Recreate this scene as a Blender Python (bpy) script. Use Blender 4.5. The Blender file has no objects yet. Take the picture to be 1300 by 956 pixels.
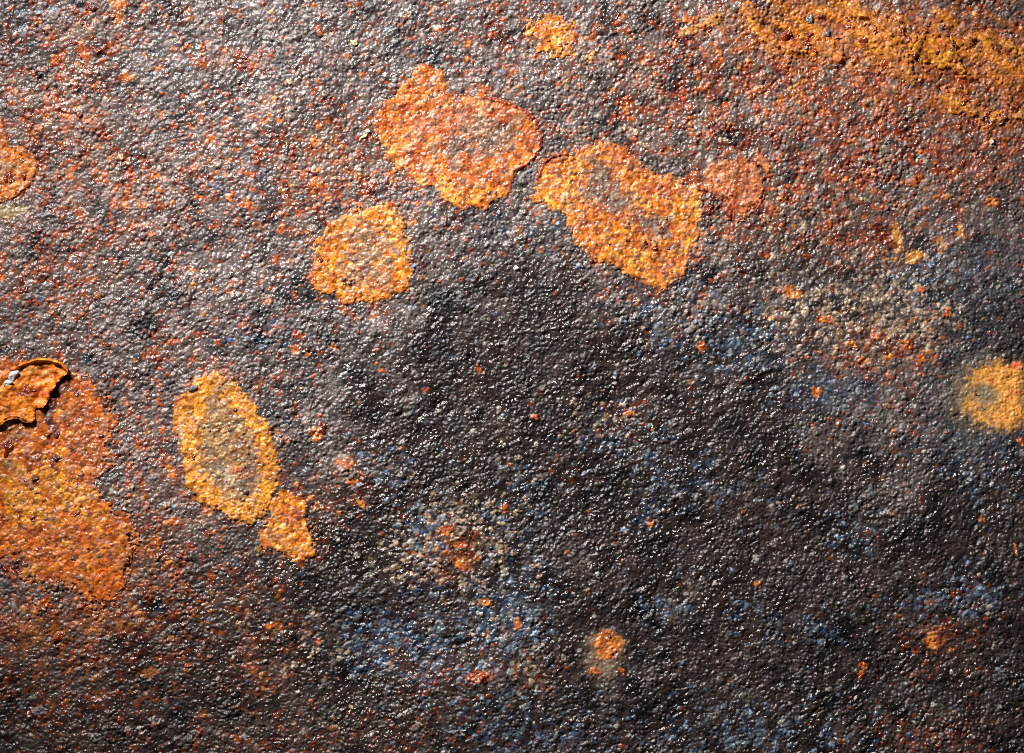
import bpy, math
import numpy as np

# ------------------------------------------------------------------ units
# the plate is laid out in "p" units: 1 p = 0.25 mm on the plate, x to the right, y down the plate
S = 0.00025
W0, H0 = 1300.0, 956.0


def wx(x):
    return (np.asarray(x) - W0 / 2) * S


def wy(y):
    return (H0 / 2 - np.asarray(y)) * S


# ------------------------------------------------------------------ camera, light, exposure
sc = bpy.context.scene
cam_d = bpy.data.cameras.new("camera")
cam = bpy.data.objects.new("camera", cam_d)
sc.collection.objects.link(cam)
CAM_Z = 1.0
cam.location = (0, 0, CAM_Z)
cam.rotation_euler = (0, 0, 0)
cam_d.sensor_width = 36.0
cam_d.lens = 36.0 * CAM_Z / (W0 * S)
cam_d.clip_start = 0.01
cam_d.clip_end = 50.0
sc.camera = cam

world = bpy.data.worlds.new("World")
sc.world = world
world.use_nodes = True
bg = world.node_tree.nodes["Background"]
bg.inputs["Color"].default_value = (0.80, 0.88, 1.0, 1)
bg.inputs["Strength"].default_value = 0.025

# unseen spot added up and left, its soft cone shaped to dim the corners
ld = bpy.data.lights.new("key_spot", 'SPOT')
ld.energy = 74.0
ld.spot_size = math.radians(41)
ld.spot_blend = 1.0
ld.shadow_soft_size = 0.065
ld.color = (1.0, 0.955, 0.91)
lamp = bpy.data.objects.new("key_spot", ld)
sc.collection.objects.link(lamp)
LP = np.array((-0.36, 0.52, 0.49))
lamp.location = LP
from mathutils import Vector
lamp.rotation_euler = Vector((0.025 - LP[0], -0.012 - LP[1], -LP[2])).to_track_quat('-Z', 'Y').to_euler()

vs = sc.view_settings
vs.view_transform = 'Standard'
vs.look = 'None'
vs.exposure = 0.0
vs.gamma = 1.0
vs.use_curve_mapping = False
sc.cycles.use_denoising = False
sc.cycles.pixel_filter_type = 'BLACKMAN_HARRIS'
sc.cycles.filter_width = 1.0
sc.cycles.max_bounces = 4

# ------------------------------------------------------------------ raster helpers
rng = np.random.default_rng(11)
G = 1.06
X0, Y0 = -60.0, -60.0
NX, NY = 1340, 1016
RX = X0 + np.arange(NX) * G
RY = Y0 + np.arange(NY) * G
XX, YY = np.meshgrid(RX, RY)
XX = XX.astype(np.float32)
YY = YY.astype(np.float32)
FX = np.fft.rfftfreq(NX, G)[None, :]
FY = np.fft.fftfreq(NY, G)[:, None]


def noise(wl, seed, bw=None, el=1.0, ang=35.0):
    """unit-variance noise; bw None = everything longer than wl, else a band round wl. el stretches it along ang."""
    r = np.random.default_rng(seed)
    n = np.fft.rfft2(r.standard_normal((NY, NX)))
    a = math.radians(ang)
    fu = (FX * math.cos(a) - FY * math.sin(a)) * el
    fv = FX * math.sin(a) + FY * math.cos(a)
    f = np.sqrt(fu * fu + fv * fv) * wl
    k = np.exp(-(f * 1.1) ** 2) if bw is None else np.exp(-((f - 1) / bw) ** 2)
    o = np.fft.irfft2(n * k, s=(NY, NX))
    o -= o.mean()
    return (o / o.std()).astype(np.float32)


def smooth(e0, e1, x):
    t = np.clip((x - e0) / (e1 - e0), 0, 1)
    return t * t * (3 - 2 * t)


def blobs(lst, x=None, y=None):
    x = XX if x is None else x
    y = YY if y is None else y
    o = np.zeros(x.shape, np.float32)
    for bx, by, rx, ry, a in lst:
        o += a * np.exp(-(((x - bx) / rx) ** 2 + ((y - by) / ry) ** 2))
    return o


def seg_dist(px, py, pts, closed):
    pts = np.asarray(pts, np.float32)
    d2 = np.full(px.shape, 1e9, np.float32)
    ins = np.zeros(px.shape, bool)
    n = len(pts)
    for i in range(n if closed else n - 1):
        a, b = pts[i], pts[(i + 1) % n]
        e = b - a
        t = np.clip(((px - a[0]) * e[0] + (py - a[1]) * e[1]) / max(float(e @ e), 1e-6), 0, 1)
        dx, dy = px - a[0] - t * e[0], py - a[1] - t * e[1]
        np.minimum(d2, dx * dx + dy * dy, out=d2)
        if closed and abs(e[1]) > 1e-9:
            c = ((a[1] <= py) != (b[1] <= py)) & (px < a[0] + (py - a[1]) / e[1] * e[0])
            ins ^= c
    d = np.sqrt(d2)
    return np.where(ins, d, -d) if closed else d


def sd_poly(pts, px=None, py=None):
    return seg_dist(XX if px is None else px, YY if py is None else py, pts, True)


def rounded(pts, it=2):
    p = np.asarray(pts, float)
    for _ in range(it):
        q = np.roll(p, -1, 0)
        p = np.stack([0.75 * p + 0.25 * q, 0.25 * p + 0.75 * q], 1).reshape(-1, 2)
    return p


def grains(space, seed, el, ang, jit=0.42, hvar=0.75):
    """packed elongated granules: the upper envelope of one little dome each; returns height, owner, centres"""
    r = np.random.default_rng(seed)
    nx, ny = int(NX * G / space) + 2, int(NY * G / (space * 0.87)) + 2
    gx, gy = np.meshgrid(np.arange(nx, dtype=np.float32), np.arange(ny, dtype=np.float32))
    gx = gx + 0.5 * (np.arange(ny) % 2)[:, None]
    cx = (X0 + (gx + r.uniform(-jit, jit, gx.shape)) * space).ravel()
    cy = (Y0 + (gy + r.uniform(-jit, jit, gx.shape)) * space * 0.87).ravel()
    n = len(cx)
    sz = space * r.uniform(0.55, 0.92, n)
    e = np.clip(el * r.uniform(0.75, 1.3, n), 1, 3)
    th = np.radians(ang + r.normal(0, 20, n))
    h = r.uniform(0, 1, n) ** 1.3 * hvar
    K = int(math.ceil(space * 1.6 / G))
    oy, ox = np.mgrid[-K:K + 1, -K:K + 1]
    ic, jc = np.round((cx - X0) / G).astype(int), np.round((cy - Y0) / G).astype(int)
    ii = np.clip(ic[:, None] + ox.ravel()[None, :], 0, NX - 1)
    jj = np.clip(jc[:, None] + oy.ravel()[None, :], 0, NY - 1)
    dx = (X0 + ii * G - cx[:, None]).astype(np.float32)
    dy = (Y0 + jj * G - cy[:, None]).astype(np.float32)
    c, s = np.cos(th)[:, None].astype(np.float32), np.sin(th)[:, None].astype(np.float32)
    u, v = dx * c - dy * s, dx * s + dy * c
    a, b = (sz * np.sqrt(e))[:, None], (sz / np.sqrt(e))[:, None]
    val = (h[:, None] + 1 - (u / a) ** 2 - (v / b) ** 2).astype(np.float32)
    flat = (jj * NX + ii)
    Hh = np.full(NX * NY, -1.5, np.float32)
    np.maximum.at(Hh, flat.ravel(), val.ravel())
    own = np.zeros(NX * NY, np.int32)
    hit = val >= Hh[flat] - 1e-6
    ids = np.broadcast_to(np.arange(n, dtype=np.int32)[:, None], flat.shape)
    own[flat[hit]] = ids[hit]
    return Hh.reshape(NY, NX), own.reshape(NY, NX), cx, cy


def at(field, x, y):
    i = np.clip(np.round((np.asarray(x) - X0) / G).astype(int), 0, NX - 1)
    j = np.clip(np.round((np.asarray(y) - Y0) / G).astype(int), 0, NY - 1)
    return field[j, i]


def lerp(a, b, t):
    return a + (b - a) * t


C = lambda *v: np.array(v, np.float32)
LILAC, DARK = C(.090, .0765, .0775), C(.023, .0158, .0148)
BROWN, DRED, RED = C(.085, .045, .028), C(.11, .013, .006), C(.30, .052, .013)
ORANGE, OCHRE, RUSTO = C(.60, .155, .012), C(.68, .25, .018), C(.42, .085, .014)
SALMON, TAN, PALE = C(.36, .15, .08), C(.30, .215, .14), C(.46, .41, .36)
BLUE, LBLUE, SLATE = C(.022, .044, .085), C(.10, .14, .185), C(.075, .085, .105)
GREYC, LILR = C(.115, .105, .085), C(.30, .19, .22)

# ------------------------------------------------------------------ outlines of the rust crusts
P_TOP = [(475.4, 157.9), (482, 136), (499.5, 116), (515, 101), (526, 85.4), (537, 78.8), (552, 85), (565.5, 94), (568, 110), (572, 124), (591.8, 120.5),
         (613.8, 121.6), (635.7, 128), (662, 138), (679.7, 151), (689.6, 171), (687, 188.6), (677.5, 204), (657.7, 217), (650, 232.6), (642, 248), (618, 261),
         (600.6, 266.6), (583, 264.4), (563.3, 254.5), (541.3, 234), (515, 221.6), (501.7, 212.8), (488.6, 193), (479.8, 173)]
P_MID = [(677.6, 258), (676.5, 242.5), (682, 225), (688.6, 207), (704, 196.4), (732.5, 189.8), (758.9, 182), (783, 182), (800.6, 191), (807, 207), (827, 218),
         (849, 222.7), (871, 231.5), (890.7, 240), (893, 262), (890.7, 286.4), (886, 302), (877.5, 319.4), (872, 343.5), (857.7, 360), (842.3, 374), (827, 366),
         (802.8, 351), (783, 341), (761, 334.8), (741.3, 321.6), (728, 304), (721.5, 286.4), (712.7, 271), (699.5, 264.5)]
P_CEN = [(400, 300), (410, 288.5), (427, 279), (445, 271.8), (467, 263.4), (483.7, 258), (495.5, 253), (503.8, 261.7), (512, 276.8), (515.5, 295), (519, 313.6),
         (524, 333.7), (525.5, 347), (520.5, 363.8), (507, 375.5), (490.4, 382), (470.3, 385.5), (453.6, 384), (438.6, 387), (427, 382), (413.5, 375.5),
         (401.8, 368.8), (395, 355.4), (393, 337), (395, 323.6), (398.4, 310)]
P_OVAL = [(219.8, 519), (222.6, 505), (239.5, 492), (253.6, 476), (276, 472), (293, 482), (313, 496.7), (324, 516.5), (341, 539), (346, 558.8), (354, 581.4),
          (353.5, 609.7), (346, 635), (337, 655), (318.6, 665), (293, 657), (267.8, 646), (248, 633), (236.7, 618), (233, 592.7), (228, 561.7), (222.6, 539)]
P_TAIL = [(338, 640), (350, 626), (359, 624), (378, 625), (383, 640), (396, 663), (402, 686), (397, 708), (380, 713), (364, 702), (347, 698), (330, 700), (327, 686), (333, 669), (344, 655)]
P_LEFT = [(-56, 448), (5, 454), (50, 462), (88.5, 472), (98, 474), (113, 484), (124, 492), (135.6, 507), (140, 523), (146, 531), (143, 545.5), (137, 560.5), (139.4, 575.6),
          (133, 596), (124, 609.5), (124, 624.5), (137, 637.7), (156, 649), (169.5, 662), (172, 681), (175, 700), (163, 720.5), (157, 743), (143, 760), (128, 766),
          (107, 768), (102, 752), (83, 744), (56.5, 739), (32, 737), (14, 725), (0, 708), (-56, 704)]
P_EDGE = [(-56, 140), (3, 146), (6, 159), (9, 178), (14, 185), (28, 185), (41, 192), (47.5, 203), (47.5, 214), (42, 228), (31, 240), (20, 250), (0, 258), (-56, 264)]
P_RED = [(893.8, 218), (900.7, 204), (926, 201), (941, 199), (951, 205), (965, 214.5), (968, 226), (969, 237.5), (965, 251), (959.4, 263), (951, 272), (935, 283),
         (929, 275.5), (918, 264), (908.8, 250), (893, 241)]
P_DAB = [(669, 35), (687, 19), (706, 22), (724, 19), (731, 38), (731, 61), (716, 72), (696, 67), (678, 54)]
P_WEDGE = [(1156, 48), (1180, 40), (1201.7, 48), (1207, 58), (1219, 70), (1209, 80), (1194.6, 87.5), (1180, 84), (1166, 75), (1154, 66)]
P_SAT = [(958, 198), (966, 195), (974, 203), (981, 214), (978, 222), (968, 216)]


# ------------------------------------------------------------------ the bare plate: relief
low = noise(170, 1) * 1.6 + noise(60, 2) * 0.35
mid = noise(17, 3, 0.45, 1.5) * 0.3
fine = noise(2.5, 4) * 0.34 + noise(5, 43) * 0.2
g1, o1, c1x, c1y = grains(4.1, 5, 1.4, 35, hvar=0.95)
g2, o2, c2x, c2y = grains(3.4, 6, 1.3, 35, hvar=0.6)
wrk = noise(9, 7, 0.9, 1.6, 33)
g3, o3, _, _ = grains(8.5, 14, 1.35, 35, hvar=0.9)
coarse = smooth(.2, 1.3, noise(45, 15) + .5 * noise(18, 16))
var = np.exp(.2 * noise(38, 17) + .14 * noise(12, 18))

dark_sd = sd_poly([(-100, 1100), (-100, 860), (170, 770), (300, 700), (400, 600), (480, 430), (620, 300), (740, 330),
                   (860, 400), (960, 430), (1080, 520), (1190, 560), (1240, 400), (1400, 330), (1400, 1100)])
dark = smooth(-85, 70, dark_sd + noise(60, 8) * 26)
dark = np.maximum(dark, np.clip(blobs([(1130, 380, 190, 110, .75), (980, 330, 90, 60, .35), (1290, 250, 60, 90, .4), (360, 480, 90, 70, .35), (200, 690, 90, 70, .6), (60, 800, 140, 60, .5)]) + .1 * noise(30, 13), 0, .8))

film_smooth = np.clip(blobs([(1252, 502, 62, 55, 0.9), (1070, 492, 50, 26, 0.55), (770, 832, 26, 30, 0.7), (437, 580, 26, 18, .6),
                             (1120, 380, 90, 50, .3), (1060, 40, 70, 30, .5), (1190, 60, 50, 30, .4), (25, 400, 40, 22, .35),
                             (300, 40, 50, 30, .35), (1270, 330, 60, 60, .45)]) * (1 + 0.35 * noise(25, 9)), 0, 1)
leather = smooth(0.25, 0.8, blobs([(130, 95, 90, 60, 1), (260, 150, 110, 70, .9), (440, 50, 120, 50, .9), (300, 330, 70, 60, .6),
                                   (620, 60, 70, 50, .5), (1080, 640, 180, 130, .45), (330, 40, 90, 40, .6)]) + 0.12 * noise(40, 10))
amp = lerp(1.5, 0.55, film_smooth) * lerp(1.0, 0.78, leather) * lerp(1.0, 0.82, dark)

veins = [([(925, -20), (945, 0), (957, 18), (966, 36), (978, 50), (1006, 61), (1037, 55), (1064, 71)], 8),
         ([(1050, -12), (1068, 4), (1085, 15), (1110, 24), (1132, 36), (1152, 50), (1165, 60)], 8),
         ([(1074, 46), (1100, 50), (1120, 58), (1140, 70), (1152, 86), (1160, 102)], 8),
         ([(1200, 126), (1222, 132), (1245, 141), (1268, 150)], 6),
         ([(1228, 52), (1245, 48), (1260, 47), (1278, 56), (1300, 74), (1320, 84)], 6),
         ([(1205, 82), (1225, 92), (1240, 97)], 6), ([(1285, 138), (1300, 150), (1330, 165)], 8),
         ([(872, 42), (890, 34), (912, 22)], 6)]
vw = noise(12, 12) * 2.6
vein = np.zeros_like(XX)
for pts, w in veins:
    vein = np.maximum(vein, 1 - smooth(w * 0.35, w * 1.25, seg_dist(XX, YY, pts, False) + vw))

plate_h = low + mid * lerp(1.0, 0.5, film_smooth) + amp * var * (g1 * lerp(1, .75, coarse) + g3 * coarse * .55) + fine * lerp(1, 0.6, film_smooth) + leather * wrk * 0.22 + vein * 1.3

# ------------------------------------------------------------------ the bare plate: pigment, granule by granule
n1 = len(c1x)
r = np.random.default_rng(21)
D = at(dark, c1x, c1y)
U = lambda: r.random(n1).astype(np.float32)
cl14, cl30, cl9 = at(noise(13, 31), c1x, c1y), at(noise(34, 32), c1x, c1y), at(noise(8, 33), c1x, c1y)

base = lerp(LILAC, DARK, D[:, None])
kk = U()
kd_ = np.where(kk < .24 + .10 * cl14, .30, np.where(kk > .91, 1.75, 1.0)).astype(np.float32)
base = base * lerp(kd_, 1.0, .45 * D)[:, None] * np.exp(0.30 * r.standard_normal((n1, 1)).astype(np.float32)) * (1 + 0.30 * cl30[:, None] * np.array([1, .98, .95], np.float32))
rust_zone = blobs([(130, 250, 120, 90, .30), (60, 130, 70, 60, .34), (110, 35, 60, 42, .42), (285, 76, 60, 13, .5), (390, 205, 90, 60, .42),
                   (440, 270, 60, 50, .2), (640, 50, 60, 40, .18), (900, 120, 150, 80, .34), (1120, 90, 190, 110, .85), (1260, 180, 90, 70, .5),
                   (1020, 230, 100, 60, .42), (1080, 300, 90, 40, .38), (1090, 445, 55, 40, .5), (1170, 440, 30, 30, .45), (150, 750, 150, 75, .55),
                   (80, 850, 130, 90, .4), (200, 590, 50, 90, .32), (330, 830, 60, 60, .3), (578, 702, 38, 32, .95), (575, 850, 80, 40, .35),
                   (930, 280, 60, 40, .34), (1190, 800, 45, 45, .4), (60, 360, 80, 60, .22), (240, 440, 80, 40, .14), (440, 610, 45, 45, .28),
                   (700, 600, 30, 20, .1), (800, 530, 40, 25, .2), (1180, 930, 80, 30, .25), (400, 940, 200, 30, .25), (690, 860, 25, 20, .35)], c1x, c1y)
halo = np.zeros(n1, np.float32)
for P_ in (P_TOP, P_MID, P_CEN, P_OVAL, P_TAIL, P_LEFT, P_EDGE, P_RED, P_DAB, P_WEDGE):
    q_ = sd_poly(P_, c1x.astype(np.float32), c1y.astype(np.float32))
    halo = np.maximum(halo, np.exp(-np.maximum(-q_, 0) / 9.0))
rust_zone = rust_zone + 0.30 * halo * np.clip(0.6 + 0.5 * cl30, 0, 1.5)
rust_zone = rust_zone + 0.11 * (1 - 0.95 * D)
prob = np.clip(rust_zone * np.clip(1 + 0.95 * cl14 + 0.4 * cl9, 0.03, 3.4), 0, 0.94)
is_r = U() < prob
warm = blobs([(1120, 60, 200, 80, 1), (140, 740, 160, 80, .9), (420, 230, 80, 60, .5), (1100, 440, 100, 50, .6), (580, 710, 60, 60, .8)], c1x, c1y)
t = U() + 0.22 * np.clip(warm, 0, 1) + 0.07 * cl30
rc = np.where((t < .34)[:, None], DRED, np.where((t < .68)[:, None], RED, np.where((t < .86)[:, None], RUSTO,
     np.where((t < .94)[:, None], SALMON, np.where((t < 1.09)[:, None], ORANGE, OCHRE)))))
rc = rc * np.exp(0.22 * r.standard_normal((n1, 1)))
rc = lerp(rc, rc * 0.62, D[:, None])
mixr = (lerp(0.35, 1.0, U()) * lerp(1.0, 0.8, D))[:, None]
col = np.where(is_r[:, None], lerp(base, rc, mixr), base)
# brownish stain between the rust granules where they are dense
st = np.clip(rust_zone * 0.95 * (1 + 0.4 * cl30), 0, 0.62)[:, None]
col = np.where(is_r[:, None], col, lerp(col, lerp(C(.17, .105, .07), C(.06, .032, .02), D[:, None]), st))
blue_zone = blobs([(860, 400, 60, 40, .42), (940, 440, 50, 30, .6), (1060, 492, 45, 26, .6), (785, 548, 48, 28, .5), (880, 610, 60, 30, .32),
                   (640, 770, 42, 48, 1.2), (540, 690, 26, 40, 1.2), (640, 660, 40, 25, .6), (510, 815, 70, 40, 1.0), (600, 850, 70, 30, .5),
                   (1250, 590, 50, 50, .2), (1230, 755, 35, 22, .7), (330, 432, 42, 18, .4), (480, 600, 26, 30, .5), (1190, 360, 60, 40, .4),
                   (665, 610, 30, 16, .4), (700, 280, 50, 30, .3), (840, 775, 24, 14, .7), (1080, 665, 24, 30, .5), (950, 770, 20, 14, .5),
                   (1170, 770, 30, 20, .5), (330, 660, 40, 40, .25), (40, 30, 40, 20, .3), (820, 660, 14, 14, .5), (1130, 240, 30, 14, .3),
                   (1020, 800, 60, 16, .4), (210, 80, 40, 30, .25), (960, 930, 120, 30, .4), (300, 230, 60, 40, .16), (660, 930, 90, 40, .5)], c1x, c1y) + 0.012
pb = np.clip(blue_zone * np.clip(1 + 0.8 * cl14 - 0.2 * cl9, 0.03, 3), 0, 0.9)
is_b = (U() < pb) & ~(is_r & (U() < .65))
tb = U()
bc = np.where((tb < .48)[:, None], BLUE, np.where((tb < .66)[:, None], SLATE, np.where((tb < .95)[:, None], LBLUE, C(.11, .13, .12))))
col = np.where(is_b[:, None], lerp(col, bc * np.exp(0.5 * r.standard_normal((n1, 1))), lerp(.4, .95, U())[:, None]), col)
# tan and pale granules round the blue bloom and in the film
tan_zone = blobs([(1110, 400, 85, 48, .7), (1010, 380, 40, 30, .3), (575, 690, 55, 42, .75), (640, 720, 50, 90, .12), (520, 720, 30, 20, .3),
                  (1000, 270, 80, 40, .3), (870, 400, 60, 30, .16), (675, 850, 25, 20, .3), (800, 180, 100, 60, .12), (780, 530, 40, 20, .25),
                  (400, 830, 60, 40, .14), (1180, 430, 25, 14, .5), (300, 790, 30, 20, .25)], c1x, c1y)
is_t = ~(is_r & (U() < .8)) & (U() < np.clip(tan_zone * np.clip(1 + .8 * cl14, .05, 2.5), 0, .6))
col = np.where(is_t[:, None], lerp(col, TAN * np.exp(.4 * r.standard_normal((n1, 1))), lerp(.5, .95, U())[:, None]), col)
is_p = U() < 0.012 * (1 - 0.6 * D) + 0.03 * np.clip(tan_zone, 0, 1)
col = np.where(is_p[:, None], lerp(col, PALE, 0.7), col)
col = np.clip(col, 0.004, 0.8).astype(np.float32)

plate_c = col[o1]
# half of the stain follows granules, the rest runs across them
bleed = noise(3.6, 41) * 1.6
jx = np.clip((np.arange(NX)[None, :] + np.round(bleed)).astype(int), 0, NX - 1)
jy = np.clip((np.arange(NY)[:, None] + np.round(noise(3.6, 42) * 1.6)).astype(int), 0, NY - 1)
plate_c = lerp(plate_c, col[o1[jy, jx]], 0.35)


def film(mask, c, var=0.12, seed=50):
    global plate_c
    cc = np.asarray(c, np.float32) * np.exp(var * noise(7, seed))[..., None]
    plate_c = lerp(plate_c, cc, np.clip(mask, 0, 1)[..., None])


gn = np.random.default_rng(55).uniform(-1, 1, n1).astype(np.float32)[o1]


def fz(lo, hi, lst, nz):
    """a stain that only frays inside its own neighbourhood"""
    b_ = blobs(lst)
    return smooth(lo, hi, b_ + (nz + .17 * gn) * smooth(.08, .4, b_)) * smooth(.03, .2, b_)


nA, nB = noise(14, 51), noise(30, 52)
film(blobs([(1060, 495, 46, 24, .55), (1245, 560, 60, 30, .35), (1210, 480, 40, 50, .4), (1270, 340, 70, 60, .25)]) * (1 + .3 * nA), C(.045, .055, .08), seed=53)
film(fz(.05, .9, [(1256, 502, 50, 44, .95)], .05 * nA) * .9, C(.24, .165, .075), seed=54)
film(fz(.25, 1.0, [(1270, 475, 34, 18, .8), (1284, 500, 20, 34, .9), (1268, 530, 36, 18, .85), (1234, 510, 16, 18, .6), (1246, 478, 24, 14, .5)], .10 * nA) * .95,
     C(.60, .25, .04), seed=55)
film(fz(.2, .8, [(1247, 499, 18, 15, .8)], .25 * nA) * .75, C(.14, .125, .085), seed=75)
film(fz(.5, .85, [(1284, 463, 14, 10, .9), (1292, 500, 14, 10, .9), (1258, 485, 7, 5, .8), (1239, 500, 7, 5, .8)], .2 * nA), C(.5, .11, .03), seed=56)
film(fz(.05, 1.0, [(768, 826, 27, 27, .85), (762, 852, 18, 22, .45)], .05 * nA) * .8, C(.22, .15, .10), seed=57)
film(fz(.2, .9, [(770, 818, 18, 17, 1)], .12 * nA) * .95, C(.60, .2, .03), seed=74)
film(fz(.3, .8, [(433, 585, 24, 14, .7)], .15 * nA), C(.24, .22, .20), seed=58)
film(fz(.3, .8, [(1152, 326, 26, 9, .75), (1140, 298, 9, 20, .6), (1195, 312, 7, 12, .6), (1208, 302, 18, 5, .5), (1218, 290, 6, 10, .5)], .3 * nA) * .85,
     C(.52, .22, .045), seed=59)
streak = noise(16, 68, None, 3.6, -27)
film(fz(.1, .9, [(1140, 50, 150, 65, .8), (1000, 30, 70, 40, .7), (1270, 110, 80, 60, .6)], .2 * nA + .2 * streak) * .55, C(.36, .10, .014), seed=60)
film(fz(.45, .95, [(1130, 40, 130, 48, .6), (1000, 30, 60, 36, .5), (1260, 90, 70, 50, .45)], .3 * streak) * .8, C(.56, .18, .016), seed=69)
film(fz(.1, .9, [(920, 20, 50, 24, .6)], .2 * nA) * .55, C(.24, .14, .08), seed=61)
film(fz(.4, .9, [(40, 800, 60, 30, .6), (130, 790, 60, 30, .4), (190, 700, 30, 40, .6), (185, 855, 18, 10, .8), (350, 795, 10, 8, .8)], .25 * nA) * .7,
     C(.26, .085, .02), seed=62)
film(fz(.4, .8, [(18, 268, 26, 8, .8), (2, 272, 20, 12, .6)], .1 * nA), C(.30, .22, .12), seed=63)
film(fz(.4, .75, [(150, 18, 10, 20, .8), (150, 2, 14, 8, .6)], .1 * nA) * .8, C(.42, .13, .03), seed=64)
film(vein * .8 * np.clip(.75 + .3 * noise(5, 67), .2, .95), lerp(C(.48, .14, .016), C(.60, .25, .028), smooth(-1, 1, nA)[..., None]), seed=65)
film(fz(.45, .8, [(60, 15, 22, 4, .7), (68, 10, 14, 4, .7), (35, 42, 16, 10, .6), (465, 165, 8, 8, .5)], .12 * nA) * .8, C(.26, .30, .35), seed=66)
# small loose dabs of orange
dr = np.random.default_rng(77)
dabs = [(438, 590, 13, 9), (402, 552, 9, 10), (459, 640, 8, 6), (447, 612, 9, 5), (771, 817, 19, 17), (757, 852, 8, 6), (788, 850, 5, 4), (825, 665, 5, 7),
        (585, 716, 10, 8), (584, 692, 8, 5), (566, 674, 9, 6), (640, 645, 6, 8), (616, 765, 8, 7), (657, 792, 5, 10), (610, 858, 14, 8), (1072, 498, 0, 0),
        (1036, 497, 7, 7), (1080, 436, 9, 5), (1046, 406, 11, 6), (1010, 374, 8, 6), (1112, 427, 6, 6), (1150, 440, 8, 8), (1168, 455, 7, 9), (1202, 398, 6, 8),
        (1167, 367, 6, 5), (800, 525, 12, 5), (680, 528, 7, 5), (890, 440, 6, 8), (960, 740, 4, 5), (1092, 856, 5, 5), (1095, 845, 6, 5), (1246, 658, 4, 4),
        (1288, 697, 3, 7), (345, 795, 9, 7), (404, 815, 5, 5), (1185, 815, 12, 14), (1295, 560, 4, 6), (720, 700, 3, 3), (184, 260, 5, 5), (163, 240, 5, 7),
        (154, 200, 5, 5), (110, 154, 8, 6), (162, 98, 9, 7), (71, 74, 7, 5), (108, 71, 8, 5), (292, 250, 5, 5), (315, 262, 9, 10), (358, 290, 5, 8), (350, 326, 5, 4),
        (558, 36, 6, 5), (594, 55, 7, 6), (440, 70, 6, 5), (460, 95, 4, 5), (485, 470, 5, 5), (540, 495, 5, 4), (606, 470, 5, 8), (424, 440, 6, 5), (378, 425, 8, 6),
        (376, 443, 7, 6), (390, 450, 4, 3), (200, 690, 10, 8), (222, 663, 11, 9), (1090, 232, 5, 5), (1073, 228, 4, 4), (1160, 232, 6, 6), (1200, 250, 8, 5),
        (1260, 258, 11, 8), (1000, 370, 8, 8), (875, 25, 12, 6), (795, 135, 6, 6), (855, 57, 6, 5), (886, 96, 5, 6), (893, 110, 7, 5)]
dab = np.zeros_like(XX)
for x, y, rx, ry in dabs:
    if rx:
        i0, i1 = int((x - 30 - X0) / G), int((x + 30 - X0) / G)
        j0, j1 = int((y - 30 - Y0) / G), int((y + 30 - Y0) / G)
        dab[j0:j1, i0:i1] = np.maximum(dab[j0:j1, i0:i1], np.exp(-((XX[j0:j1, i0:i1] - x) / rx) ** 2 - ((YY[j0:j1, i0:i1] - y) / ry) ** 2))
nd, ne = noise(6, 71), noise(9, 72)
dabm = smooth(.36, .62, dab + .2 * nd * smooth(.05, .3, dab))
film(dabm * .85, lerp(C(.34, .07, .018), C(.58, .2, .035), smooth(-.6, 1.4, ne)[..., None]), seed=73)
plate_h = plate_h + dabm * 0.5
tr = smooth(.15, .7, blobs([(1130, 40, 150, 60, .9), (1000, 30, 60, 40, .7), (1270, 100, 70, 60, .7)]))
plate_h = plate_h + tr * (1.1 * streak + 1.2 * np.abs(noise(13, 76, .5, 3.5, -27)) * vein) + vein * 0.9

plate_r = 0.29 + 0.02 * dark + 0.08 * smooth(-.3, 1.5, noise(50, 83)) + 0.07 * noise(20, 81) + 0.06 * noise(5, 82) + 0.22 * np.clip(vein, 0, 1) + 0.16 * film_smooth + 0.02 * (1 - dark)
plate_r = np.clip(plate_r, 0.15, 0.8).astype(np.float32)

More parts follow.
